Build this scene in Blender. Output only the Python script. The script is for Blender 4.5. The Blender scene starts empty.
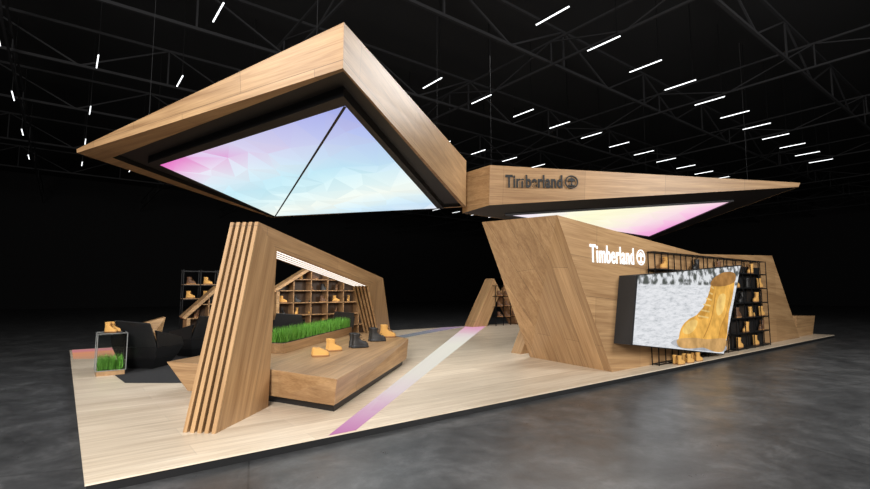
import bpy, bmesh, math, random
from mathutils import Vector, Matrix
random.seed(7)
S=bpy.context.scene
S.view_settings.view_transform='Standard'

# ------------------------------------------------------------ materials
def newmat(name):
    m=bpy.data.materials.new(name); m.use_nodes=True
    nt=m.node_tree; b=nt.nodes['Principled BSDF']
    return m,nt,b
def plain(name,col,rough=.5,metal=0,emit=None,es=0,noise=.12,nscale=8):
    m,nt,b=newmat(name)
    n=nt.nodes.new('ShaderNodeTexNoise'); n.inputs['Scale'].default_value=nscale
    mx=nt.nodes.new('ShaderNodeMixRGB'); mx.blend_type='MULTIPLY'; mx.inputs[0].default_value=noise
    mx.inputs[1].default_value=(*col,1); nt.links.new(n.outputs['Fac'],mx.inputs[2])
    nt.links.new(mx.outputs[0],b.inputs['Base Color'])
    b.inputs['Roughness'].default_value=rough; b.inputs['Metallic'].default_value=metal
    if emit: b.inputs['Emission Color'].default_value=(*emit,1); b.inputs['Emission Strength'].default_value=es
    return m
def ramp(nt,stops):
    r=nt.nodes.new('ShaderNodeValToRGB'); e=r.color_ramp.elements
    while len(e)<len(stops): e.new(.5)
    for i,(p,c) in enumerate(stops): e[i].position=p; e[i].color=(*c,1)
    return r
def wood(name,g=(1,0,0),h=(0,0,1),plank=.45,length=2.6,c1=(.305,.173,.080),c2=(.52,.33,.167),rough=.4,seam=.5,var=(.82,1.08)):
    """grain runs along world direction g, boards are stacked along h"""
    m,nt,b=newmat(name); L=nt.links
    g=Vector(g).normalized(); h=Vector(h); h=(h-g*h.dot(g)).normalized(); k=g.cross(h)
    tc=nt.nodes.new('ShaderNodeTexCoord')
    def comb(sx,sy,sz):
        c=nt.nodes.new('ShaderNodeCombineXYZ')
        for i,(ax,sc) in enumerate(((g,sx),(h,sy),(k,sz))):
            d=nt.nodes.new('ShaderNodeVectorMath'); d.operation='DOT_PRODUCT'; d.inputs[1].default_value=ax*sc
            L.new(tc.outputs['Object'],d.inputs[0]); L.new(d.outputs['Value'],c.inputs[i])
        return c
    n=nt.nodes.new('ShaderNodeTexNoise'); n.inputs['Scale'].default_value=1.5; n.inputs['Detail'].default_value=9; n.inputs['Roughness'].default_value=.6; n.inputs['Distortion'].default_value=.6
    L.new(comb(.28,6,6).outputs[0],n.inputs['Vector'])
    r=ramp(nt,[(.30,c1),(.68,c2)]); L.new(n.outputs['Fac'],r.inputs[0])
    n2=nt.nodes.new('ShaderNodeTexNoise'); n2.inputs['Scale'].default_value=2; n2.inputs['Detail'].default_value=4
    L.new(comb(.8,30,30).outputs[0],n2.inputs['Vector'])
    r2=ramp(nt,[(.35,(.84,.81,.77)),(.6,(1.03,1.03,1.03))]); L.new(n2.outputs['Fac'],r2.inputs[0])
    m2=nt.nodes.new('ShaderNodeMixRGB'); m2.blend_type='MULTIPLY'; m2.inputs[0].default_value=1; L.new(r.outputs[0],m2.inputs[1]); L.new(r2.outputs[0],m2.inputs[2])
    br=nt.nodes.new('ShaderNodeTexBrick'); br.inputs['Scale'].default_value=1
    br.inputs['Brick Width'].default_value=length; br.inputs['Row Height'].default_value=plank
    br.inputs['Mortar Size'].default_value=.005; br.inputs['Mortar Smooth'].default_value=0
    a,c=var
    br.inputs['Color1'].default_value=(a,a*.98,a*.96,1); br.inputs['Color2'].default_value=(c,c,c,1)
    br.inputs['Mortar'].default_value=(seam,seam,seam,1)
    L.new(comb(1,1,0).outputs[0],br.inputs['Vector'])
    mx=nt.nodes.new('ShaderNodeMixRGB'); mx.blend_type='MULTIPLY'; mx.inputs[0].default_value=1
    L.new(m2.outputs[0],mx.inputs[1]); L.new(br.outputs['Color'],mx.inputs[2]); L.new(mx.outputs[0],b.inputs['Base Color'])
    b.inputs['Roughness'].default_value=rough
    return m
def gradient_emit(name,origin,d,length,stops,strength=1.0,facet=.25,fscale=.8):
    """backlit printed strip: colour runs along world direction d"""
    m=bpy.data.materials.new(name); m.use_nodes=True; nt=m.node_tree; L=nt.links
    nt.nodes.clear()
    out=nt.nodes.new('ShaderNodeOutputMaterial'); em=nt.nodes.new('ShaderNodeEmission')
    tc=nt.nodes.new('ShaderNodeTexCoord')
    sub=nt.nodes.new('ShaderNodeVectorMath'); sub.operation='SUBTRACT'; sub.inputs[1].default_value=origin
    L.new(tc.outputs['Object'],sub.inputs[0])
    dot=nt.nodes.new('ShaderNodeVectorMath'); dot.operation='DOT_PRODUCT'; dot.inputs[1].default_value=[c/length for c in d]
    L.new(sub.outputs[0],dot.inputs[0])
    v=nt.nodes.new('ShaderNodeTexVoronoi'); v.inputs['Scale'].default_value=fscale
    L.new(tc.outputs['Object'],v.inputs['Vector'])
    sep=nt.nodes.new('ShaderNodeSeparateColor'); L.new(v.outputs['Color'],sep.inputs[0])
    ma=nt.nodes.new('ShaderNodeMath'); ma.operation='MULTIPLY_ADD'; ma.inputs[1].default_value=facet; ma.inputs[2].default_value=-facet/2
    L.new(sep.outputs[0],ma.inputs[0])
    ad=nt.nodes.new('ShaderNodeMath'); ad.operation='ADD'; L.new(dot.outputs['Value'],ad.inputs[0]); L.new(ma.outputs[0],ad.inputs[1])
    r=ramp(nt,stops); L.new(ad.outputs[0],r.inputs[0])
    L.new(r.outputs[0],em.inputs['Color']); em.inputs['Strength'].default_value=strength
    L.new(em.outputs[0],out.inputs[0])
    return m
def facet_print(strength):
    """lightbox fabric, colours come from the mesh's per-facet print attribute"""
    m=bpy.data.materials.new('faceted_lightbox_print'); m.use_nodes=True; nt=m.node_tree; nt.nodes.clear()
    out=nt.nodes.new('ShaderNodeOutputMaterial'); em=nt.nodes.new('ShaderNodeEmission'); at=nt.nodes.new('ShaderNodeAttribute'); at.attribute_name='print'
    nt.links.new(at.outputs['Color'],em.inputs[0]); em.inputs[1].default_value=strength; nt.links.new(em.outputs[0],out.inputs[0]); return m

W_H=wood('oak_horizontal')
W_V=wood('oak_wall_front',g=(1,0,-.08),plank=.78,length=3.4)
W_LEAN=wood('oak_leaning_leg',g=(.5,0,.85),h=(1,0,0),plank=.5,length=4)
W_TOW=wood('oak_tower_side',g=(-.47,0,.88),h=(0,1,0),plank=.43,length=3.6)
W_SL=wood('oak_arch_leg',g=(.6,.6,2.66),h=(1,1,0),plank=.75,length=9,var=(.95,1.06))
W_SB=wood('oak_arch_beam',g=(.7071,.7071,-.08),h=(0,0,1),plank=3,length=3.2,var=(.92,1.06))
W_BN=wood('oak_bench',g=(1,1,0),h=(-1,1,0),plank=.9,length=3)
W_BE=wood('oak_bench_end',g=(-1,1.6,0),h=(0,0,1),plank=.9,length=5)
W_C1=wood('oak_fascia_side',g=(-.36,.93,0),plank=.9,length=2.8)
W_C2=wood('oak_fascia_front',g=(.765,.643,0),plank=.9,length=2.8)
W_C3=wood('oak_fascia_long',g=(.8165,-.5775,-.03),plank=1.5,length=2.6)
W_FL=wood('pale_floor_planks',g=(1,0,0),h=(0,1,0),plank=.40,length=2.4,c1=(.66,.55,.42),c2=(.86,.76,.62),rough=.36,seam=.85,var=(.90,1.05))
W_DK=wood('oak_dark',plank=.4,c1=(.20,.10,.045),c2=(.36,.20,.095))
W_SH=wood('oak_shelf_frame',plank=.5,c1=(.24,.13,.06),c2=(.42,.25,.12))
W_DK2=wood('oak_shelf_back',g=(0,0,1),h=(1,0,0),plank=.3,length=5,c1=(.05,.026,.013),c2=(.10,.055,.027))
BLACK=plain('black_laminate',(.009,.009,.010),.5)
BLKMET=plain('black_metal',(.012,.012,.013),.4,.6)
LEATH=plain('black_leather',(.008,.008,.009),.42)
TAN=plain('tan_nubuck',(.68,.37,.10),.8)
GUM=plain('gum_sole',(.35,.17,.06),.7)
DKBOOT=plain('dark_boot_leather',(.012,.011,.011),.5)
BRBOOT=plain('brown_boot_leather',(.12,.055,.025),.6)
GRASS=plain('grass_blades',(.15,.42,.045),.6)
SOIL=plain('soil',(.03,.02,.012),.9)
WHITE_E=plain('white_lit_letter',(.9,.9,.9),.5,emit=(1,1,1),es=.5)
LED=plain('led_strip',(.9,.9,.9),.5,emit=(1,.97,.92),es=1.6)
TUBE=plain('tube_light',(.9,.9,.9),.5,emit=(.95,.98,1),es=2.2)
STEEL=plain('truss_steel',(.012,.012,.014),.8,.1)
GLASSM,_nt,_b=newmat('clear_glass'); _b.inputs['Transmission Weight'].default_value=1; _b.inputs['Roughness'].default_value=.0; _b.inputs['Base Color'].default_value=(.93,.97,.95,1); _b.inputs['IOR'].default_value=1.12
CARPET=plain('charcoal_carpet',(.018,.018,.02),.9)

# ------------------------------------------------------------ helpers
def grp(name,loc=(0,0,0)):
    e=bpy.data.objects.new(name,None); e.location=loc; S.collection.objects.link(e); e.empty_display_size=.2
    return e
def mesh(name,verts,faces,mat,parent=None,bevel=0,smooth=False,mats=None,fm=None,segs=2):
    me=bpy.data.meshes.new(name); me.from_pydata([tuple(v) for v in verts],[],faces); me.update()
    bm=bmesh.new(); bm.from_mesh(me); bmesh.ops.recalc_face_normals(bm,faces=bm.faces); bm.to_mesh(me); bm.free()
    for m in (mats or [mat]): me.materials.append(m)
    if fm:
        for p,i in zip(me.polygons,fm): p.material_index=i
    if smooth:
        for p in me.polygons: p.use_smooth=True
    o=bpy.data.objects.new(name,me); S.collection.objects.link(o)
    if parent: o.parent=parent; o.location=(0,0,0)
    if bevel:
        b=o.modifiers.new('b','BEVEL'); b.width=bevel; b.segments=segs; b.limit_method='ANGLE'
    return o
def frustum(name,bot,top,mat,parent=None,bevel=0,mats=None,fm=None,segs=2):
    n=len(bot); v=list(bot)+list(top)
    f=[tuple(range(n))[::-1],tuple(range(n,2*n))]+[(i,(i+1)%n,n+(i+1)%n,n+i) for i in range(n)]
    return mesh(name,v,f,mat,parent,bevel,mats=mats,fm=fm,segs=segs)
def prism(name,poly,vec,mat,parent=None,bevel=0):
    vec=Vector(vec); return frustum(name,[Vector(p) for p in poly],[Vector(p)+vec for p in poly],mat,parent,bevel)
def box(name,x0,x1,y0,y1,z0,z1,mat,parent=None,bevel=0):
    return prism(name,[(x0,y0,z0),(x1,y0,z0),(x1,y1,z0),(x0,y1,z0)],(0,0,z1-z0),mat,parent,bevel)
class Acc:
    """accumulates many boxes / bars into one mesh"""
    def __init__(s): s.v=[]; s.f=[]
    def box(s,x0,x1,y0,y1,z0,z1):
        n=len(s.v); s.v+=[(x0,y0,z0),(x1,y0,z0),(x1,y1,z0),(x0,y1,z0),(x0,y0,z1),(x1,y0,z1),(x1,y1,z1),(x0,y1,z1)]
        s.f+=[tuple(n+i for i in q) for q in ((3,2,1,0),(4,5,6,7),(0,1,5,4),(1,2,6,5),(2,3,7,6),(3,0,4,7))]
    def bar(s,a,b,r):
        a=Vector(a); b=Vector(b); d=(b-a).normalized()
        u=d.cross(Vector((0,0,1)));
        if u.length<.01: u=Vector((1,0,0))
        u.normalize(); w=d.cross(u); n=len(s.v)
        for p in (a,b):
            for k in ((-1,-1),(1,-1),(1,1),(-1,1)): s.v.append(tuple(p+u*r*k[0]+w*r*k[1]))
        s.f+=[tuple(n+i for i in q) for q in ((3,2,1,0),(4,5,6,7),(0,1,5,4),(1,2,6,5),(2,3,7,6),(3,0,4,7))]
    def make(s,name,mat,parent=None): return mesh(name,s.v,s.f,mat,parent)

# boot: stacked egg shaped rings, toe towards +x, origin at sole centre
def boot_geo(low=False):
    rows=[(0,-.150,.155,.046),(.028,-.152,.160,.050),(.030,-.142,.150,.044),(.055,-.145,.152,.047),(.085,-.142,.135,.046),
          (.11,-.138,.075,.043),(.135,-.132,.02,.041)]
    rows+= [(.15,-.125,.0,.040),(.152,-.10,-.02,.025)] if low else [(.17,-.130,-.005,.043),(.225,-.135,.0,.048),(.245,-.138,.0,.052),(.247,-.12,-.02,.035),(.2,-.11,-.03,.03)]
    v=[];f=[];N=14
    for z,x0,x1,w in rows:
        for i in range(N):
            a=2*math.pi*i/N; c=math.cos(a); s_=math.sin(a)
            x=(x0+x1)/2+(x1-x0)/2*c; y=w*math.copysign(abs(s_)**.75,s_)*(1.0+.08*c)
            v.append((x,y,z))
    fm=[]
    f.append(tuple(range(N))[::-1]); fm.append(1)
    for r in range(len(rows)-1):
        for i in range(N):
            f.append((r*N+i,r*N+(i+1)%N,(r+1)*N+(i+1)%N,(r+1)*N+i)); fm.append(1 if r<2 else 0)
    f.append(tuple(range((len(rows)-1)*N,len(rows)*N))); fm.append(2)
    if not low:
        for k in range(4):
            z=.10+.035*k; x=.092-.032*k if k<2 else .012
            n=len(v); v+=[(x-.006,-.022,z),(x+.012,-.022,z-.004),(x+.012,.022,z-.004),(x-.006,.022,z),(x-.006,-.022,z+.008),(x+.014,-.022,z+.006),(x+.014,.022,z+.006),(x-.006,.022,z+.008)]
            for q in ((3,2,1,0),(4,5,6,7),(0,1,5,4),(1,2,6,5),(2,3,7,6),(3,0,4,7)): f.append(tuple(n+i for i in q)); fm.append(1)
    return v,f,fm
BMESH={}
def boot(x,y,z,ang=0,kind='tan',low=False,sc=1.0,parent=None,name='boot'):
    key=(kind,low)
    if key not in BMESH:
        v,f,fm=boot_geo(low)
        me=bpy.data.meshes.new('boot_'+kind); me.from_pydata(v,[],f); me.update()
        up={'tan':TAN,'dark':DKBOOT,'brown':BRBOOT}[kind]
        me.materials.append(up); me.materials.append(GUM if kind!='dark' else BLACK); me.materials.append(BLACK)
        for p,i in zip(me.polygons,fm): p.material_index=i; p.use_smooth=True
        BMESH[key]=me
    o=bpy.data.objects.new(name,BMESH[key]); S.collection.objects.link(o)
    o.location=(x,y,z); o.rotation_euler=(0,0,ang); o.scale=(sc,)*3
    if parent: o.parent=parent
    return o
def pair(name,x,y,z,ang,kind='tan',low=False,sc=1.1):
    g=grp(name,(x,y,z)); d=Vector((-math.sin(ang),math.cos(ang)))*.075*sc
    boot(d.x,d.y,0,ang+.08,kind,low,sc,g,'left_shoe'); boot(-d.x,-d.y,0,ang-.12,kind,low,sc,g,'right_shoe')
    return g

# ------------------------------------------------------------ hall
def floor_mat():
    m,nt,b=newmat('polished_concrete'); L=nt.links
    tc=nt.nodes.new('ShaderNodeTexCoord')
    n=nt.nodes.new('ShaderNodeTexNoise'); n.inputs['Scale'].default_value=1.1; n.inputs['Detail'].default_value=14; n.inputs['Roughness'].default_value=.82; n.inputs['Distortion'].default_value=.4
    L.new(tc.outputs['Object'],n.inputs['Vector'])
    r=ramp(nt,[(.36,(.030,.031,.033)),(.52,(.062,.064,.067)),(.66,(.125,.127,.132))]); L.new(n.outputs['Fac'],r.inputs[0])
    br=nt.nodes.new('ShaderNodeTexBrick'); br.inputs['Scale'].default_value=1; br.inputs['Brick Width'].default_value=6; br.inputs['Row Height'].default_value=6; br.offset=0
    br.inputs['Mortar Size'].default_value=.010; br.inputs['Color1'].default_value=(1,1,1,1); br.inputs['Color2'].default_value=(.9,.9,.9,1); br.inputs['Mortar'].default_value=(.55,.55,.55,1)
    mp=nt.nodes.new('ShaderNodeMapping'); mp.inputs['Rotation'].default_value=(0,0,.3); L.new(tc.outputs['Object'],mp.inputs[0]); L.new(mp.outputs[0],br.inputs['Vector'])
    mx=nt.nodes.new('ShaderNodeMixRGB'); mx.blend_type='MULTIPLY'; mx.inputs[0].default_value=1
    L.new(r.outputs[0],mx.inputs[1]); L.new(br.outputs['Color'],mx.inputs[2]); L.new(mx.outputs[0],b.inputs['Base Color'])
    n2=nt.nodes.new('ShaderNodeTexNoise'); n2.inputs['Scale'].default_value=2.5; n2.inputs['Detail'].default_value=8; n2.inputs['Roughness'].default_value=.7
    L.new(tc.outputs['Object'],n2.inputs['Vector'])
    r2=ramp(nt,[(.3,(.26,)*3),(.7,(.46,)*3)]); L.new(n2.outputs['Fac'],r2.inputs[0]); L.new(r2.outputs[0],b.inputs['Roughness'])
    return m
HX0,HX1,HY0,HY1=-22,70,-14,60
box('floor',HX0,HX1,HY0,HY1,-.2,0,floor_mat())
HALL=plain('black_hall_wall',(.005,.005,.006),.9)
box('wall_back',HX0,HX1,HY1,HY1+.3,0,13,HALL); box('wall_front',HX0,HX1,HY0-.3,HY0,0,13,HALL)
box('wall_left',HX0-.3,HX0,HY0,HY1,0,13,HALL); box('wall_right',HX1,HX1+.3,HY0,HY1,0,13,HALL)
box('ceiling',HX0,HX1,HY0,HY1,13,13.3,HALL)
# roof trusses
A=Acc()
def truss(a,b,h=1.0,step=1.6,r=.05):
    a=Vector(a);b=Vector(b); n=int((b-a).length/step); up=Vector((0,0,h))
    A.bar(a,b,r); A.bar(a+up,b+up,r)
    for i in range(n):
        p=a.lerp(b,i/n); q=a.lerp(b,(i+1)/n)
        A.bar(p,q+up,r*.6) if i%2 else A.bar(p+up,q,r*.6)
        if i%2==0: A.bar(p,p+up,r*.6)
for y in (0,5.6,11.2,16.8,22.4,28,36,44): truss((HX0+1,y,10.4),(HX1-1,y,10.4),1.5,3.0,.05)
for x in range(-18,66,8): truss((x,HY0+1,10.2),(x,HY1-1,10.2),.9,3.0,.035)
A.make('ceiling_truss',STEEL)
# tube lights
A=Acc(); Hs=Acc()
for j in range(6):
    y=8.5+5.8*j
    for i in range(-4,15):
        x=.5+2.6*i
        if j==0 and x<10: continue
        if j==1 and (x<3 or 4<x<9): continue
        A.box(x-.018,x+.018,y-.6,y+.6,9.79,9.815); Hs.box(x-.03,x+.03,y-.62,y+.62,9.817,9.88); Hs.box(x-.01,x+.01,y-.5,y-.48,9.88,12.99)
g=grp('tube_light_rows'); A.make('tubes',TUBE,g); Hs.make('housings',BLKMET,g)

# ------------------------------------------------------------ platform
PX0,PX1,PY0,PY1=.25,23.3,5.35,17.35
g=grp('exhibition_platform')
box('deck',PX0,PX1,PY0,PY1,.085,.1,W_FL,g)
box('black_edge',PX0+.02,PX1-.02,PY0+.02,PY1-.02,0,.084,BLACK,g)
strip=gradient_emit('floor_led_gradient',(2.6,5.3,0),(.74,.67,0),19,[(0,(.60,.20,.46)),(.05,(.70,.38,.58)),(.12,(.80,.68,.70)),(.25,(.82,.78,.70)),(.5,(.82,.80,.70)),(.65,(.78,.70,.68)),(.8,(.74,.42,.54)),(1,(.72,.28,.48))],.95,.03,.9)
mesh('floor_light_stripe',[(2.56,5.36,.104),(2.92,5.36,.104),(16.6,17.3,.104),(15.2,17.3,.104)],[(0,1,2,3)],strip,g)
strip2=gradient_emit('floor_led_violet',(9,14,0),(.9,.4,0),7,[(0,(.20,.22,.22)),(.5,(.25,.26,.30)),(1,(.42,.25,.42))],.8,.1)
mesh('violet_stripe',[(8.6,14.4,.104),(9.3,14.2,.104),(15.0,17.1,.104),(13.8,17.3,.104)],[(0,1,2,3)],strip2,g)
strip3=gradient_emit('floor_led_orange',(0,15,0),(0,1,0),2.4,[(0,(.60,.34,.22)),(.4,(.80,.34,.18)),(.7,(.7,.25,.3)),(1,(.6,.35,.25))],.75,.3,1.2)
mesh('orange_stripe',[(.3,15.0,.104),(1.3,14.5,.104),(3.4,17.3,.104),(.3,17.3,.104)],[(0,1,2,3)],strip3,g)
mesh('charcoal_inlay',[(.75,13.9,.104),(1.0,10.6,.104),(1.9,9.9,.104),(3.6,11.5,.104),(6.6,14.5,.104),(4.5,16.0,.104),(1.3,14.3,.104)],[tuple(range(7))],CARPET,g)

# faceted, per-triangle coloured print -----------------------------
def lerp_stops(st,t):
    t=max(0,min(1,t))
    for (a,ca),(b,cb) in zip(st,st[1:]):
        if t<=b: k=(t-a)/(b-a) if b>a else 0; return tuple(x+(y-x)*k for x,y in zip(ca,cb))
    return st[-1][1]
def faceted_panel(name,corners,n,colfn,mat,parent):
    """triangulated patch over a quad with one softly varying colour per facet"""
    A_,B_,C_,D_=corners; pts=[]
    for j in range(n+1):
        for i in range(n+1):
            a,b=i/n,j/n
            if 0<i<n: a+=random.uniform(-.38,.38)/n
            if 0<j<n: b+=random.uniform(-.38,.38)/n
            pts.append(A_.lerp(B_,a).lerp(D_.lerp(C_,a),b))
    f=[]
    for j in range(n):
        for i in range(n):
            q=(j*(n+1)+i,j*(n+1)+i+1,(j+1)*(n+1)+i+1,(j+1)*(n+1)+i)
            f+= [(q[0],q[1],q[2]),(q[0],q[2],q[3])] if random.random()<.5 else [(q[0],q[1],q[3]),(q[1],q[2],q[3])]
    me=bpy.data.meshes.new(name); me.from_pydata([tuple(p) for p in pts],[],f); me.materials.append(mat)
    at=me.color_attributes.new('print','FLOAT_COLOR','CORNER')
    for p in me.polygons:
        jit=random.uniform(-1,1)
        for li in p.loop_indices:
            c=(Vector(p.center)*.3+me.vertices[me.loops[li].vertex_index].co*.7)
            at.data[li].color=(*colfn(c,jit),1)
    o=bpy.data.objects.new(name,me); S.collection.objects.link(o); o.parent=parent; return o

# ------------------------------------------------------------ left canopy
def ring(name,o,i,mat,g,zi=None):
    n=len(o); return mesh(name,o+i,[(k,(k+1)%n,n+(k+1)%n,n+k) for k in range(n)],mat,g)
g=grp('hanging_canopy')
N,Rr,F,Lf=Vector((2.46,4.96,4.4)),Vector((9.89,11.22,4.4)),Vector((5.78,17.15,4.4)),Vector((.06,11.24,4.4))
Nt,Rt,Ft,Lt=Vector((2.43,4.90,4.93)),Vector((9.86,11.16,5.87)),Vector((5.85,17.2,5.3)),Vector((.05,11.24,4.47))
bot=[N,Rr,F,Lf]; top=[Nt,Rt,Ft,Lt]
mesh('oak_fascia',bot+top,[(0,1,5,4),(1,2,6,5),(2,3,7,6),(3,0,4,7)],None,g,mats=[W_C2,W_C1],fm=[0,1,0,1])
mesh('top_cover',[p-Vector((0,0,.01)) for p in top],[(0,1,2),(0,2,3)],BLACK,g)
inn=[Vector((2.50,5.03,4.4)),Vector((9.72,11.22,4.4)),Vector((5.78,16.98,4.4)),Vector((.62,11.23,4.4))]
ring('oak_soffit_lip',bot,inn,W_C1,g)
inn2=[p+Vector((0,0,.10)) for p in inn]
ring('soffit_step',inn,inn2,BLACK,g)
LB=[Vector((2.97,5.90,4.36)),Vector((9.17,11.78,4.36)),Vector((5.70,16.50,4.36)),Vector((1.43,11.11,4.36))]
LBo=[Vector((2.80,5.62,4.36)),Vector((9.40,11.72,4.36)),Vector((5.70,16.66,4.36)),Vector((1.22,11.11,4.36))]
ring('black_soffit',inn2,[Vector((p.x,p.y,4.5)) for p in LBo],BLACK,g)
ring('lightbox_side',[Vector((p.x,p.y,4.5)) for p in LBo],LBo,BLACK,g)
ring('lightbox_bezel',LBo,LB,BLACK,g)
st=[(0,(.82,.12,.52)),(.05,(.86,.40,.72)),(.10,(.84,.76,.90)),(.18,(.74,.85,.93)),(.32,(.54,.82,.92)),(.48,(.76,.93,.94)),(.62,(.90,.95,.88)),(.75,(.70,.88,.95)),(.87,(.56,.75,.94)),(.95,(.74,.84,.93)),(1,(.88,.76,.86))]
def colL(c,j):
    t=((c.x-1.43)*.98+(c.y-11.11)*.2)/8.0
    w=max(0,min(1,1-((c.x-2.97)*.4+(c.y-5.9)*.9)/4.2+.05*j))**1.4
    v=(.35,.40,.82); k=1+.05*j
    return tuple(min(1,(x*(1-w)+y*w)*k) for x,y in zip(lerp_stops(st,max(t+.025*j,.10*min(1,w*4))),v))
faceted_panel('lightbox',[p+Vector((0,0,-.002)) for p in LB],9,colL,facet_print(1.0),g)
d=(LB[2]-LB[0]).normalized(); s=Vector((-d.y,d.x,0))*.022; dz=Vector((0,0,-.012))
mesh('lightbox_seam',[LB[0]+s+dz,LB[0]-s+dz,LB[2]-s+dz,LB[2]+s+dz],[(0,1,2,3)],BLACK,g)
A=Acc()
for p in ((3,7,4.6),(8.8,11.3,5.4),(5.8,15.8,5.1),(1.2,11.2,4.5)): A.bar(p,(p[0],p[1],10.4),.003)
A.make('suspension_cables',STEEL,g)

# ------------------------------------------------------------ right canopy
g=grp('hanging_canopy')
def pz(x,y): return 6.010-.0131*x-.134*y
def P(x,y,dz=0): return Vector((x,y,pz(x,y)+dz))
ob=[P(10.4,10.7),P(18.6,4.9),P(21.9,11.8),P(10.2,11.75)]
ot=[Vector((10.35,10.6,5.69)),Vector((18.66,4.86,5.25)),Vector((21.9,11.85,5.2)),Vector((10.13,11.7,5.59))]
mesh('oak_fascia',ob+ot,[(0,1,5,4),(1,2,6,5),(2,3,7,6),(3,0,4,7)],None,g,mats=[W_C3,W_C1],fm=[0,1,0,1])
mesh('top_cover',[p-Vector((0,0,.01)) for p in ot],[(0,1,2),(0,2,3)],BLACK,g)
li=[P(11.66,11.24,-.02),P(18.08,6.64,-.02),P(20.9,11.2,-.02)]
mesh('black_soffit',[p+Vector((0,0,.005)) for p in ob],[(0,1,2,3)],BLACK,g)
st2=[(0,(.78,.62,.85)),(.14,(.92,.88,.90)),(.38,(.95,.93,.62)),(.58,(.95,.90,.72)),(.76,(.92,.70,.78)),(1,(.84,.32,.66))]
def colR(c,j):
    a=lerp_stops(st2,((c.x-11.5)*.96-(c.y-11)*.26)/8.8+.03*j); return tuple(min(1,x*(1+.03*j)) for x in a)
faceted_panel('lightbox',[li[0],li[1],li[2],li[0].lerp(li[2],.5)],7,colR,facet_print(1.05),g)
A=Acc()
for i in range(3): A.bar(li[i]+Vector((0,0,-.01)),li[(i+1)%3]+Vector((0,0,-.01)),.03)
A.make('lightbox_frame',BLACK,g)
A=Acc()
for p in ((11,11.2,5.4),(18.2,6.2,5.15),(20.9,11.2,5.1)): A.bar(p,(p[0],p[1],10.4),.003)
A.make('suspension_cables',STEEL,g)

# lettering --------------------------------------------------------
def sign(name,text,origin,xdir,width,height,mat,logo_gap,logo_r,depth=.04,bold=.02,space=1.0):
    xd=Vector(xdir).normalized(); zd=Vector((0,0,1)); nd=xd.cross(zd)   # outward normal
    c=bpy.data.curves.new(name+'_text','FONT'); c.body=text; c.extrude=.05; c.offset=bold; c.space_character=space
    o=bpy.data.objects.new(name+'_tmp',c); S.collection.objects.link(o); bpy.context.view_layer.update()
    me=bpy.data.meshes.new_from_object(o.evaluated_get(bpy.context.evaluated_depsgraph_get()))
    bpy.data.objects.remove(o)
    xs=[v.co.x for v in me.vertices]; ys=[v.co.y for v in me.vertices]
    x0,x1,y0,y1=min(xs),max(xs),min(ys),max(ys)
    O=Vector(origin)
    for v in me.vertices:
        a=(v.co.x-x0)/(x1-x0)*width; b=(v.co.y-y0)/(y1-y0)*height; t=(v.co.z/.05+1)*.5*depth
        v.co=O+xd*a+zd*b+nd*t
    me.materials.clear(); me.materials.append(mat)
    gg=grp(name); t=bpy.data.objects.new('letters',me); S.collection.objects.link(t); t.parent=gg
    C=O+xd*(width+logo_gap+logo_r)+zd*(height*.48)
    v=[];f=[];n=28
    for k in range(n):
        a=2*math.pi*k/n
        for r,dd in ((logo_r,0),(logo_r,depth),(logo_r*.84,depth),(logo_r*.84,0)):
            v.append(C+xd*math.cos(a)*r+zd*math.sin(a)*r+nd*dd)
    for k in range(n):
        for q in range(4): f.append((4*k+q,4*((k+1)%n)+q,4*((k+1)%n)+(q+1)%4,4*k+(q+1)%4))
    mesh('emblem_ring',v,f,mat,gg)
    def flat(nm,pts): prism(nm,[C+xd*px*logo_r+zd*py*logo_r for px,py in pts],nd*depth,mat,gg)
    flat('emblem_trunk',[(-.09,-.7),(.09,-.7),(.07,.1),(-.07,.1)])
    flat('emblem_crown',[(-.62,.02),(-.45,.42),(0,.68),(.45,.42),(.62,.02),(.3,.14),(0,0),(-.3,.14)])
    flat('emblem_roots',[(-.55,-.5),(0,-.38),(.55,-.5),(.4,-.68),(0,-.58),(-.4,-.68)])
xd=Vector((8.2,-5.8,0)).normalized(); nn=Vector((-.5775,-.8165,0))
o=Vector((10.4,10.7,0))+xd*.5+nn*.085; o.z=4.98
sign('black_fascia_sign','Timberland',o,xd,1.80,.41,BLACK,.08,.21,bold=.026,space=1.06)
sign('white_wall_sign','Timberland',(8.48,5.815,2.36),(1,0,0),1.66,.38,WHITE_E,.12,.18,depth=.015,bold=.014,space=1.08)

# ------------------------------------------------------------ leaning feature wall
g=grp('leaning_feature_wall')
a=[(9.15,5.82,.1),(21,5.82,.1),(18.8,5.82,2.95),(13.5,5.82,2.76),(7.47,5.82,3.24)]
b=[(9.52,8.38,.1),(12.5,8.38,.1),(12,7.6,2.9),(6.98,7.41,3.24)]
c=[(12.6,6.4,.1),(21.1,6.4,.1),(18.9,6.4,2.95),(13.6,6.4,2.76)]
mesh('oak_shell',a+b+c,[(0,1,2,3,4),(5,0,4,8),(6,5,8,7),(9,6,7,12),(10,9,12,11),(1,10,11,2),(4,3,12,7,8),(3,2,11,12)],None,g,mats=[W_V,W_TOW],fm=[0,1,1,1,0,0,0,0])
prism('oak_rear_strut',[(9.75,8.9,.1),(11,8.9,.1),(11,8.9,2.0),(10.25,8.9,.95)],(0,.35,0),W_LEAN,g)
box('shelf_backboard',15.0,17.5,5.795,5.818,.11,2.5,BLACK,g)
frustum('x',[(21.2,5.95,.1),(23.0,5.95,.1),(23.0,6.8,.1),(21.2,6.8,.1)],[(21.1,5.9,.86),(23.25,5.9,.80),(23.25,6.85,.80),(21.1,6.85,.86)],W_H).name='oak_counter'

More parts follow.
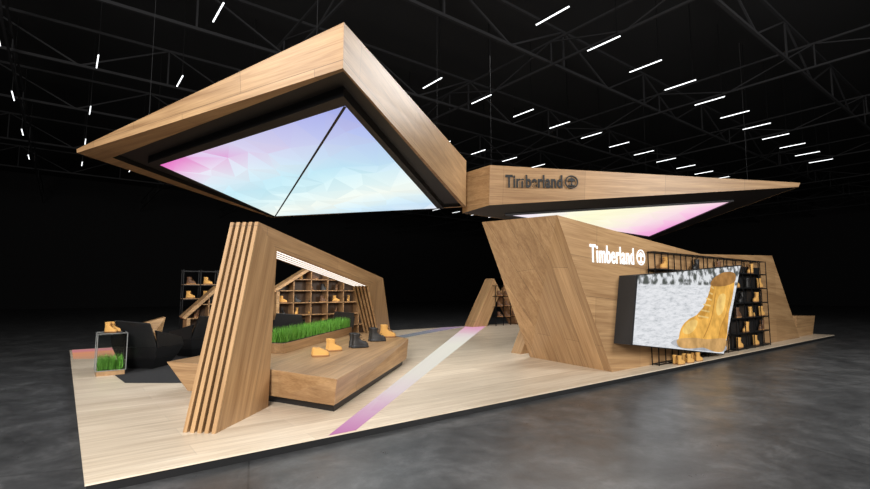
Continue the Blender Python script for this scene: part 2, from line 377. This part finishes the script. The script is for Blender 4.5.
# ------------------------------------------------------------ video wall
g=grp('video_screen')
YS=5.42
TL,TR,BR,BL=(9.54,2.11),(15.07,2.50),(13.62,.135),(9.24,.683)
fr=[(TL[0],YS,TL[1]),(TR[0],YS,TR[1]),(BR[0],YS,BR[1]),(BL[0],YS,BL[1])]
prism('housing',fr,(0,.17,0),BLACK,g)
prism('wall_mount',[(9.54,YS+.17,2.11),(10.5,YS+.17,2.17),(10.4,YS+.17,.55),(9.24,YS+.17,.683)],(0,.228,0),BLACK,g)
def sp(u,v,off=.004):
    """point on the skewed screen, u right v up"""
    t=Vector(TL+(0,)).lerp(Vector(TR+(0,)),u); bb=Vector(BL+(0,)).lerp(Vector(BR+(0,)),u); p=bb.lerp(t,v)
    return Vector((p.x,YS-off,p.y))
def pic_mat():
    m=bpy.data.materials.new('snowy_ground_video'); m.use_nodes=True; nt=m.node_tree; L=nt.links; nt.nodes.clear()
    out=nt.nodes.new('ShaderNodeOutputMaterial'); em=nt.nodes.new('ShaderNodeEmission'); tc=nt.nodes.new('ShaderNodeTexCoord')
    mp=nt.nodes.new('ShaderNodeMapping'); mp.inputs['Scale'].default_value=(1.3,1,7); L.new(tc.outputs['Object'],mp.inputs[0])
    n=nt.nodes.new('ShaderNodeTexNoise'); n.inputs['Scale'].default_value=2.2; n.inputs['Detail'].default_value=12; n.inputs['Roughness'].default_value=.78; L.new(mp.outputs[0],n.inputs[0])
    r=ramp(nt,[(.32,(.34,.36,.39)),(.43,(.66,.68,.71)),(.56,(.86,.87,.90))]); L.new(n.outputs['Fac'],r.inputs[0])
    sx=nt.nodes.new('ShaderNodeSeparateXYZ'); L.new(tc.outputs['Object'],sx.inputs[0])
    mr=nt.nodes.new('ShaderNodeMapRange'); mr.inputs[1].default_value=1.90; mr.inputs[2].default_value=1.94; L.new(sx.outputs[2],mr.inputs[0])
    n2=nt.nodes.new('ShaderNodeTexNoise'); n2.inputs['Scale'].default_value=5; n2.inputs['Detail'].default_value=10; L.new(tc.outputs['Object'],n2.inputs[0])
    r2=ramp(nt,[(.42,(.10,.11,.10)),(.5,(.34,.35,.36)),(.56,(.78,.80,.82))]); L.new(n2.outputs['Fac'],r2.inputs[0])
    mx=nt.nodes.new('ShaderNodeMixRGB'); L.new(mr.outputs[0],mx.inputs[0]); L.new(r.outputs[0],mx.inputs[1]); L.new(r2.outputs[0],mx.inputs[2])
    L.new(mx.outputs[0],em.inputs[0]); em.inputs[1].default_value=.95; L.new(em.outputs[0],out.inputs[0]); return m
mesh('video_image',[sp(0.01,.01),sp(.99,.01),sp(.99,.99),sp(.01,.99)],[(0,1,2,3)],pic_mat(),g)
def em(name,col,s=1,var=.28,sc=4):
    m=bpy.data.materials.new(name); m.use_nodes=True; nt=m.node_tree; nt.nodes.clear()
    out=nt.nodes.new('ShaderNodeOutputMaterial'); e=nt.nodes.new('ShaderNodeEmission'); n=nt.nodes.new('ShaderNodeTexNoise'); n.inputs['Scale'].default_value=sc; n.inputs['Detail'].default_value=6
    tc=nt.nodes.new('ShaderNodeTexCoord'); nt.links.new(tc.outputs['Object'],n.inputs[0])
    r=ramp(nt,[(.3,tuple(c*(1-var) for c in col)),(.7,tuple(min(1,c*(1+var)) for c in col))]); nt.links.new(n.outputs['Fac'],r.inputs[0]); nt.links.new(r.outputs[0],e.inputs[0])
    e.inputs[1].default_value=s; nt.links.new(e.outputs[0],out.inputs[0]); return m
def smooth(pts,n=5):
    out=[];N_=len(pts)
    for i in range(N_):
        p0,p1,p2,p3=[Vector(pts[(i+k-1)%N_]) for k in range(4)]
        for j in range(n):
            t=j/n; out.append(tuple(.5*((2*p1)+(-p0+p2)*t+(2*p0-5*p1+4*p2-p3)*t*t+(-p0+3*p1-3*p2+p3)*t**3)))
    return out
def poly(nm,pts,mat,off,sm=True):
    # the pictured boot is enlarged towards the lower right corner of the screen
    if nm!='picture_shadow': pts=[(.975-(.97-u)*1.07,.02+(v-.03)*1.07) for u,v in pts]
    if sm: pts=smooth(pts)
    mesh(nm,[sp(u,v,off) for u,v in pts],[tuple(range(len(pts)))],mat,g)
VT=em('video_tan',(.78,.42,.09)); VS=em('video_sole',(.58,.34,.13)); VD=em('video_dark_tan',(.50,.24,.05)); VC=em('video_cuff',(.38,.19,.06)); VL=em('video_lace',(.80,.54,.20)); VH=em('video_highlight',(.88,.54,.17)); VSH=em('video_shadow',(.42,.43,.46)); VM=em('video_mid_tan',(.62,.31,.06))
poly('picture_shadow',[(.36,.07),(.44,.13),(.7,.12),(.98,.10),(.98,.03),(.7,.02),(.5,.02)],VSH,.006)
poly('picture_boot_upper',[(.49,.10),(.46,.17),(.475,.28),(.53,.36),(.60,.41),(.66,.50),(.685,.62),(.70,.78),(.80,.84),(.93,.82),(.955,.62),(.95,.42),(.965,.30),(.965,.14),(.75,.12)],VT,.008)
poly('picture_toe_highlight',[(.485,.22),(.51,.31),(.57,.355),(.62,.33),(.60,.24),(.54,.19)],VH,.0085)
poly('picture_heel_panel',[(.885,.16),(.89,.30),(.925,.42),(.95,.42),(.962,.30),(.962,.16)],VM,.0083)
poly('picture_tongue_shade',[(.60,.40),(.655,.50),(.68,.62),(.70,.77),(.735,.79),(.73,.6),(.71,.46),(.66,.36)],VM,.0084)
poly('picture_boot_sole',[(.455,.07),(.455,.13),(.6,.155),(.75,.15),(.965,.165),(.97,.05),(.88,.03),(.80,.045),(.72,.06),(.6,.04),(.5,.04)],VS,.010)
poly('picture_boot_collar',[(.69,.74),(.705,.82),(.80,.88),(.925,.86),(.945,.76),(.82,.72)],VC,.011)
poly('picture_quarter_seam',[(.708,.17),(.737,.28),(.757,.42),(.75,.62),(.757,.64),(.765,.42),(.746,.27),(.716,.17)],VD,.011)
poly('picture_heel_seam',[(.877,.17),(.882,.30),(.914,.42),(.924,.62),(.93,.62),(.920,.41),(.888,.29),(.883,.17)],VD,.0105)
poly('picture_ankle_highlight',[(.79,.48),(.80,.62),(.87,.62),(.88,.46),(.83,.40)],VH,.0085)
for k in range(6): poly('picture_lace_%d'%(k+1),[(.61+.017*k,.39+.065*k),(.614+.017*k,.405+.065*k),(.725,.385+.065*k),(.725,.367+.065*k)],VL,.012,False)

# ------------------------------------------------------------ wire grid shelving (right)
g=grp('display_grid_shelf')
A=Acc(); r=.010
y0,y1=5.62,5.78
xs=[10.7+.62*i for i in range(12)]; zs=[.13,.55,.98,1.41,1.84,2.27,2.68]
for x in xs:
    for y in (y0,y1): A.box(x-r,x+r,y-r,y+r,.1,2.69)
    for z in zs: A.box(x-r,x+r,y0,y1,z-r,z+r)
for z in zs:
    for y in (y0,y1): A.box(xs[0],xs[-1],y-r,y+r,z-r,z+r)
A.make('wire_frame',BLKMET,g)
A=Acc()
for z in zs[:-1]: A.box(15.1,xs[-1],y0,y1,z+r,z+r+.015)
A.box(xs[0],15.1,y0,y1,zs[-2]+r,zs[-2]+r+.015)
A.make('shelf_boards',BLACK,g)
for x,z,k in [(11.3,5,'tan'),(12.9,5,'dark'),(14.2,5,'brown'),(16.5,5,'tan'),(15.4,0,'tan'),(16.6,0,'tan'),(15.9,1,'tan'),(17.1,1,'brown'),(15.4,2,'brown'),(16.4,2,'tan'),(17.2,2,'tan'),(15.7,3,'dark'),(16.8,3,'tan'),(15.4,4,'tan'),(16.3,4,'dark'),(17.2,4,'tan')]:
    boot(x,5.70,zs[z]+r+.016,math.pi if z%2 else 0,k,False,1.2,g,'shelf_boot')
for i,x in enumerate([11.3,11.75,12.2]): pair('tan_boot_pair',x,5.48,.1,0,'tan',False,.85)

# ------------------------------------------------------------ slatted arch
g=grp('slatted_oak_arch')
u=Vector((.7071,.7071,0)); v_=Vector((-.7071,.7071,0)); A0=Vector((1.53,6.25,0))
def ap(s,z,o): return A0+u*s+v_*o+Vector((0,0,z))
prof=[(0,.1),(.85,2.76),(8.39,2.15),(9.7,.1),(8.35,.1),(6.75,1.90),(1.455,2.41),(1.33,.1)]
for k in range(5):
    o=.092*k; t=.05
    fr=[ap(s,z,o) for s,z in prof]; bk=[ap(s,z,o+t) for s,z in prof]
    v=fr+bk; f=[(0,1,6,7),(1,2,5,6),(2,3,4,5)]; f+=[tuple(8+i for i in q)[::-1] for q in f]
    f+=[(i,(i+1)%8,8+(i+1)%8,8+i) for i in range(8)]
    mesh('slat_%d'%(k+1),v,f,None,g,mats=[W_SL,W_SB],fm=[0,1,0,0,1,0]+[0,1,0,0,0,1,0,0])
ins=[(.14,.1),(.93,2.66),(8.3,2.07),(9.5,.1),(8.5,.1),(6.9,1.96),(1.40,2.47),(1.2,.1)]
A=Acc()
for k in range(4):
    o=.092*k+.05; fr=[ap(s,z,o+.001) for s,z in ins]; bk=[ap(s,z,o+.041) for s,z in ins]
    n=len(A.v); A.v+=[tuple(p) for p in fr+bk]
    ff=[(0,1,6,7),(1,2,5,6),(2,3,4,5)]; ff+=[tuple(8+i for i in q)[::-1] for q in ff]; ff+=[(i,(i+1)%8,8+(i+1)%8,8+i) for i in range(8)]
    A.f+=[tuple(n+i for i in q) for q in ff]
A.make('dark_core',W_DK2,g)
A=Acc()
for k in range(4):
    o=.092*k+.05+.010; n=len(A.v)
    for s,z in ((1.5,2.404),(6.70,1.904)):
        for oo,zz in ((o,z-.002),(o+.022,z-.002),(o+.022,z+.05),(o,z+.05)): A.v.append(tuple(ap(s,zz,oo)))
    A.f+=[tuple(n+i for i in q) for q in ((3,2,1,0),(4,5,6,7),(0,1,5,4),(1,2,6,5),(2,3,7,6),(3,0,4,7))]
A.make('led_lines',LED,g)

# ------------------------------------------------------------ faceted display bench
g=grp('faceted_display_bench')
ZT=.62
top=[(2.95,5.95),(6.75,9.8),(7.0,11.6),(5.9,12.7),(1.42,9.1),(2.28,7.8),(2.58,7.15)]
bt=[(3.03,6.2),(6.35,9.3),(6.7,11.5),(5.8,12.5),(1.64,8.5),(2.30,7.85),(2.62,7.2)]
frustum('oak_body',[(x,y,.22) for x,y in bt],[(x,y,ZT) for x,y in top],None,g,.008,mats=[W_BN,W_BE],fm=[0,0,0,1,1,0,1,1,1])
cx,cy=4.4,9.3
frustum('black_plinth',[(x+(cx-x)*.06,y+(cy-y)*.05,.1) for x,y in bt],[(x+(cx-x)*.05,y+(cy-y)*.05,.22) for x,y in bt],BLACK,g)
# planter with grass
g=grp('grass_planter')
d=Vector((3.0,2.95,0)).normalized(); pn=Vector((-d.y,d.x,0)); o=Vector((3.35,8.95,ZT)); Lp=4.1
def pp(a,b,z): return o+d*a+pn*b+Vector((0,0,z))
prism('trough',[pp(0,0,0),pp(Lp,0,0),pp(Lp,.42,0),pp(0,.42,0)],(0,0,.18),W_BN,g,.005)
prism('soil',[pp(.02,.02,.18),pp(Lp-.02,.02,.18),pp(Lp-.02,.4,.18),pp(.02,.4,.18)],(0,0,.012),SOIL,g)
V=[];Fc=[]
for i in range(3400):
    a=random.uniform(.04,Lp-.04); b=random.uniform(.03,.39); h=random.uniform(.13,.30); th=random.uniform(0,6.28); w=.007
    l=Vector((random.uniform(-.07,.07),random.uniform(-.07,.07),0)); p=pp(a,b,.19); q=Vector((math.cos(th),math.sin(th),0))*w; n=len(V)
    V+=[p-q,p+q,p+l*.4+q*.7+Vector((0,0,h*.6)),p+l*.4-q*.7+Vector((0,0,h*.6)),p+l+Vector((0,0,h))]
    Fc+=[(n,n+1,n+2,n+3),(n+3,n+2,n+4)]
me=bpy.data.meshes.new('grass'); me.from_pydata([tuple(x) for x in V],[],Fc); me.materials.append(GRASS)
ob_=bpy.data.objects.new('grass',me); S.collection.objects.link(ob_); ob_.parent=g
pair('tan_shoe_pair',3.72,8.2,ZT,-.3,'tan',True,1.0); pair('tan_shoe_pair',4.25,8.75,ZT,-.1,'tan',False,.95)
pair('black_boot_pair',4.9,8.95,ZT,-.1,'dark',False,1.2); pair('black_boot_pair',5.85,9.8,ZT,-.3,'dark',False,1.25); pair('tan_shoe_pair',6.55,10.45,ZT,-.4,'tan',False,1.25)
pair('brown_boot_pair',2.7,8.6,ZT,-.4,'brown',False,1.0)

# ------------------------------------------------------------ lounge furniture
def armchair(x,y,ang,sc=1.0):
    g=grp('faceted_black_armchair',(x,y,.1)); g.rotation_euler=(0,0,ang); g.scale=(sc,)*3
    # +y is the front; narrow foot, flared faceted tub, tall angular back and sloping arms
    frustum('foot',[(-.26,-.26,0),(.26,-.26,0),(.24,.26,0),(-.24,.26,0)],[(-.40,-.42,.22),(.40,-.42,.22),(.38,.36,.22),(-.38,.36,.22)],LEATH,g,.012)
    frustum('tub',[(-.40,-.42,.22),(.40,-.42,.22),(.38,.36,.22),(-.38,.36,.22)],[(-.48,-.50,.46),(.48,-.50,.46),(.46,.46,.42),(-.46,.46,.42)],LEATH,g,.012)
    frustum('seat_cushion',[(-.33,-.28,.44),(.33,-.28,.44),(.34,.44,.42),(-.34,.44,.42)],[(-.31,-.28,.53),(.31,-.28,.53),(.32,.42,.52),(-.32,.42,.52)],LEATH,g,.03,segs=3)
    frustum('backrest',[(-.48,-.50,.46),(.48,-.50,.46),(.36,-.28,.46),(-.36,-.28,.46)],[(-.36,-.62,1.0),(.40,-.62,.94),(.32,-.50,.94),(-.30,-.50,1.0)],LEATH,g,.012)
    for s in (-1,1):
        frustum('arm_%d'%(1 if s<0 else 2),[(s*.48,-.50,.46),(s*.46,.46,.42),(s*.35,.44,.42),(s*.35,-.28,.46)],[(s*.50,-.54,.80),(s*.47,.34,.60),(s*.40,.34,.60),(s*.38,-.46,.80)],LEATH,g,.012)
armchair(1.62,12.5,math.radians(-42),1.06); armchair(2.80,14.0,math.radians(28),1.05)
armchair(4.3,14.9,math.radians(10)); armchair(5.7,15.0,math.radians(-20)); armchair(7.3,15.1,math.radians(10)); 
# glass display case with grass
g=grp('glass_display_case',(.85,11.95,.1))
box('plinth',-.24,.24,-.24,.24,0,.10,W_BN,g); box('top_panel',-.25,.25,-.25,.25,.80,.83,GLASSM,g)
for i,(a,b,c,d_) in enumerate([(-.25,.25,-.25,-.24),(-.25,.25,.24,.25),(-.25,-.24,-.24,.24),(.24,.25,-.24,.24)]): box('pane_%d'%(i+1),a,b,c,d_,.10,.80,GLASSM,g)
A=Acc()
FRM=plain('aluminium_trim',(.35,.37,.37),.3,.5)
for x in (-.25,.25):
    for y in (-.25,.25): A.bar((x,y,.1),(x,y,.83),.007)
for z in (.1,.83):
    for y in (-.25,.25): A.bar((-.25,y,z),(.25,y,z),.007)
    for x in (-.25,.25): A.bar((x,-.25,z),(x,.25,z),.007)
A.make('edge_trim',FRM,g)
V=[];Fc=[]
for i in range(900):
    p=Vector((random.uniform(-.21,.21),random.uniform(-.21,.21),.1)); th=random.uniform(0,6.28); q=Vector((math.cos(th),math.sin(th),0))*.008; n=len(V)
    V+=[p-q,p+q,p+Vector((random.uniform(-.03,.03),random.uniform(-.03,.03),random.uniform(.14,.34)))]; Fc.append((n,n+1,n+2))
me=bpy.data.meshes.new('grass'); me.from_pydata([tuple(x) for x in V],[],Fc); me.materials.append(GRASS); o_=bpy.data.objects.new('grass',me); S.collection.objects.link(o_); o_.parent=g
pair('tan_boot_pair',.85,11.95,.938,-.6,'tan',False,.85)
# low faceted oak wedge behind the chairs
frustum('t',[(1.6,14.6,.1),(2.1,15.0,.1),(2.2,15.8,.1),(1.7,15.6,.1)],[(1.3,15.0,.80),(2.3,15.2,1.05),(2.3,15.6,1.05),(1.4,15.5,.80)],W_H).name='faceted_oak_block'

# ------------------------------------------------------------ gabled oak shelving (rear)
def gable(name,x0,x1,xp,z_eave,z_pk,cols,rows,y=16.1,dep=.55):
    g=grp(name); t=.10
    def roof(x):
        return z_eave+(z_pk-z_eave)*((x-x0)/(xp-x0) if x<xp else (x1-x)/(x1-xp))
    out=[(x0,.1),(x1,.1),(x1,z_eave),(xp,z_pk),(x0,z_eave)]
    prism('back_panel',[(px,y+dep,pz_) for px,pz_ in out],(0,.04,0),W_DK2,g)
    A=Acc()
    def slab(p,q,th=t):
        d=Vector((q[0]-p[0],0,q[1]-p[1])).normalized(); nrm=Vector((-d.z,0,d.x))*th; n=len(A.v)
        P0,P1=Vector((p[0],y,p[1])),Vector((q[0],y,q[1]))
        for w_ in (0,dep): A.v+=[tuple(P0+Vector((0,w_,0))),tuple(P1+Vector((0,w_,0))),tuple(P1+nrm+Vector((0,w_,0))),tuple(P0+nrm+Vector((0,w_,0)))]
        A.f+=[tuple(n+i for i in q_) for q_ in ((0,1,2,3),(7,6,5,4),(0,4,5,1),(1,5,6,2),(2,6,7,3),(3,7,4,0))]
    slab((x0-.05,z_eave-.03),(xp,z_pk)); slab((xp,z_pk),(x1+.05,z_eave-.03))
    slab((x0+t,.1),(x0+t,z_eave)); slab((x1,.1),(x1,z_eave))
    A.make('oak_gable_frame',W_H,g)
    A=Acc()
    for i in range(1,cols):
        x=x0+(x1-x0)*i/cols; A.box(x-.016,x+.016,y+.10,y+dep,.1,roof(x)-.02)
    for z in rows:
        xa=x0+.05 if z<z_eave else x0+(xp-x0)*(z-z_eave)/(z_pk-z_eave)+.05
        xb=x1-.05 if z<z_eave else x1-(x1-xp)*(z-z_eave)/(z_pk-z_eave)-.05
        A.box(xa,xb,y+.10,y+dep,z,z+.03)
        n=int((xb-xa)/.5)
        for k in range(n):
            if random.random()<.65: boot(xa+.27+.5*k,y+.28,z+.031,random.choice([-.5,-2.2,-1.5]),random.choice(['tan','brown','brown','dark']),False,.95,g,'shelf_boot')
    A.make('oak_cubbies',W_SH,g)
gable('gabled_oak_shelf',5.7,9.5,7.2,1.75,2.7,6,[.5,.92,1.34,1.76,2.15])
gable('gabled_oak_shelf',3.0,5.5,3.9,.95,1.85,4,[.5,.92,1.34])
g=grp('back_wire_shelf')
A=Acc(); Sh=Acc()
for x in (3.0,3.5,4.0,4.5,5.0,5.5):
    for y in (16.9,17.2): A.box(x-.012,x+.012,y-.012,y+.012,.1,2.45)
for z in (1.5,1.95,2.4):
    for y in (16.9,17.2): A.box(3.0,5.5,y-.012,y+.012,z-.012,z+.012)
    if z<2.3: Sh.box(3.0,5.5,16.9,17.2,z+.013,z+.035)
A.make('wire_frame',BLKMET,g); Sh.make('shelf_boards',W_SH,g)
for z in (1.5,1.95):
    for x in (3.25,3.75,4.25,4.75,5.25): boot(x,17.05,z+.036,-.5,random.choice(['tan','brown','dark']),False,.95,g,'shelf_boot')
# rear corner leaning portal
g=grp('leaning_rear_portal')
prism('oak_leg',[(15.0,16.6,.1),(15.9,16.6,.1),(17.2,16.6,2.35),(16.4,16.6,2.35)],(0,.6,0),W_LEAN,g)
prism('oak_header',[(16.4,16.6,2.35),(17.2,16.6,2.35),(18.6,16.6,.1),(18.0,16.6,.1)],(0,.6,0),W_DK,g)
A=Acc()
for x in (16.4,16.9,17.4,17.9,18.4): A.bar((x,16.5,.1),(x,16.5,2.0),.015)
for z in (.5,1,1.5,2.0): A.bar((16.2,16.5,z),(18.6,16.5,z),.015)
A.make('wire_frame',BLKMET,g)
for z in (.5,1,1.5):
    for x in (16.6,17.1,17.6): boot(x,16.42,z+.02,-1.2,'brown',False,1,g,'shelf_boot')

# ------------------------------------------------------------ lights
def area(name,loc,tgt,size,power,col=(1,1,1),sy=None):
    l=bpy.data.lights.new(name,'AREA'); l.energy=power; l.size=size; l.color=col
    if sy: l.shape='RECTANGLE'; l.size_y=sy
    o=bpy.data.objects.new(name,l); S.collection.objects.link(o); o.location=loc
    o.rotation_euler=(Vector(tgt)-Vector(loc)).to_track_quat('-Z','Y').to_euler()
    return o
area('hall_floodlight',(-5,-3,6.0),(8,9,2.6),4,2750,(1,.97,.92))
area('hall_floodlight',(13,-6,7),(13,8,2),5,1450,(1,.98,.94))
area('hall_floodlight',(-6,9,7.5),(4,12,1),4,500,(1,.97,.94))
area('stand_downlight',(13,10,9.5),(12,10,0),6,850,(1,.98,.95))
area('stand_downlight',(4.5,10.5,4.2),(4.5,10.5,0),3.5,100,(1,.98,.96))
area('shelf_washlight',(6.3,14.0,4.1),(6.3,16.4,1.2),4,80,(1,.88,.72),.5)
w=bpy.data.worlds.new('hall_ambient'); S.world=w; w.use_nodes=True
w.node_tree.nodes['Background'].inputs[0].default_value=(.8,.85,1,1); w.node_tree.nodes['Background'].inputs[1].default_value=.02

# ------------------------------------------------------------ camera
th=math.atan(45.5/480); yaw=math.radians(37.66)
cd=bpy.data.cameras.new('camera'); cam=bpy.data.objects.new('camera',cd); S.collection.objects.link(cam)
cam.location=(0,0,1.8); cam.rotation_euler=(math.pi/2+th,0,-yaw)
cd.sensor_width=36; cd.lens=480/870*36; cd.clip_end=200
S.camera=cam
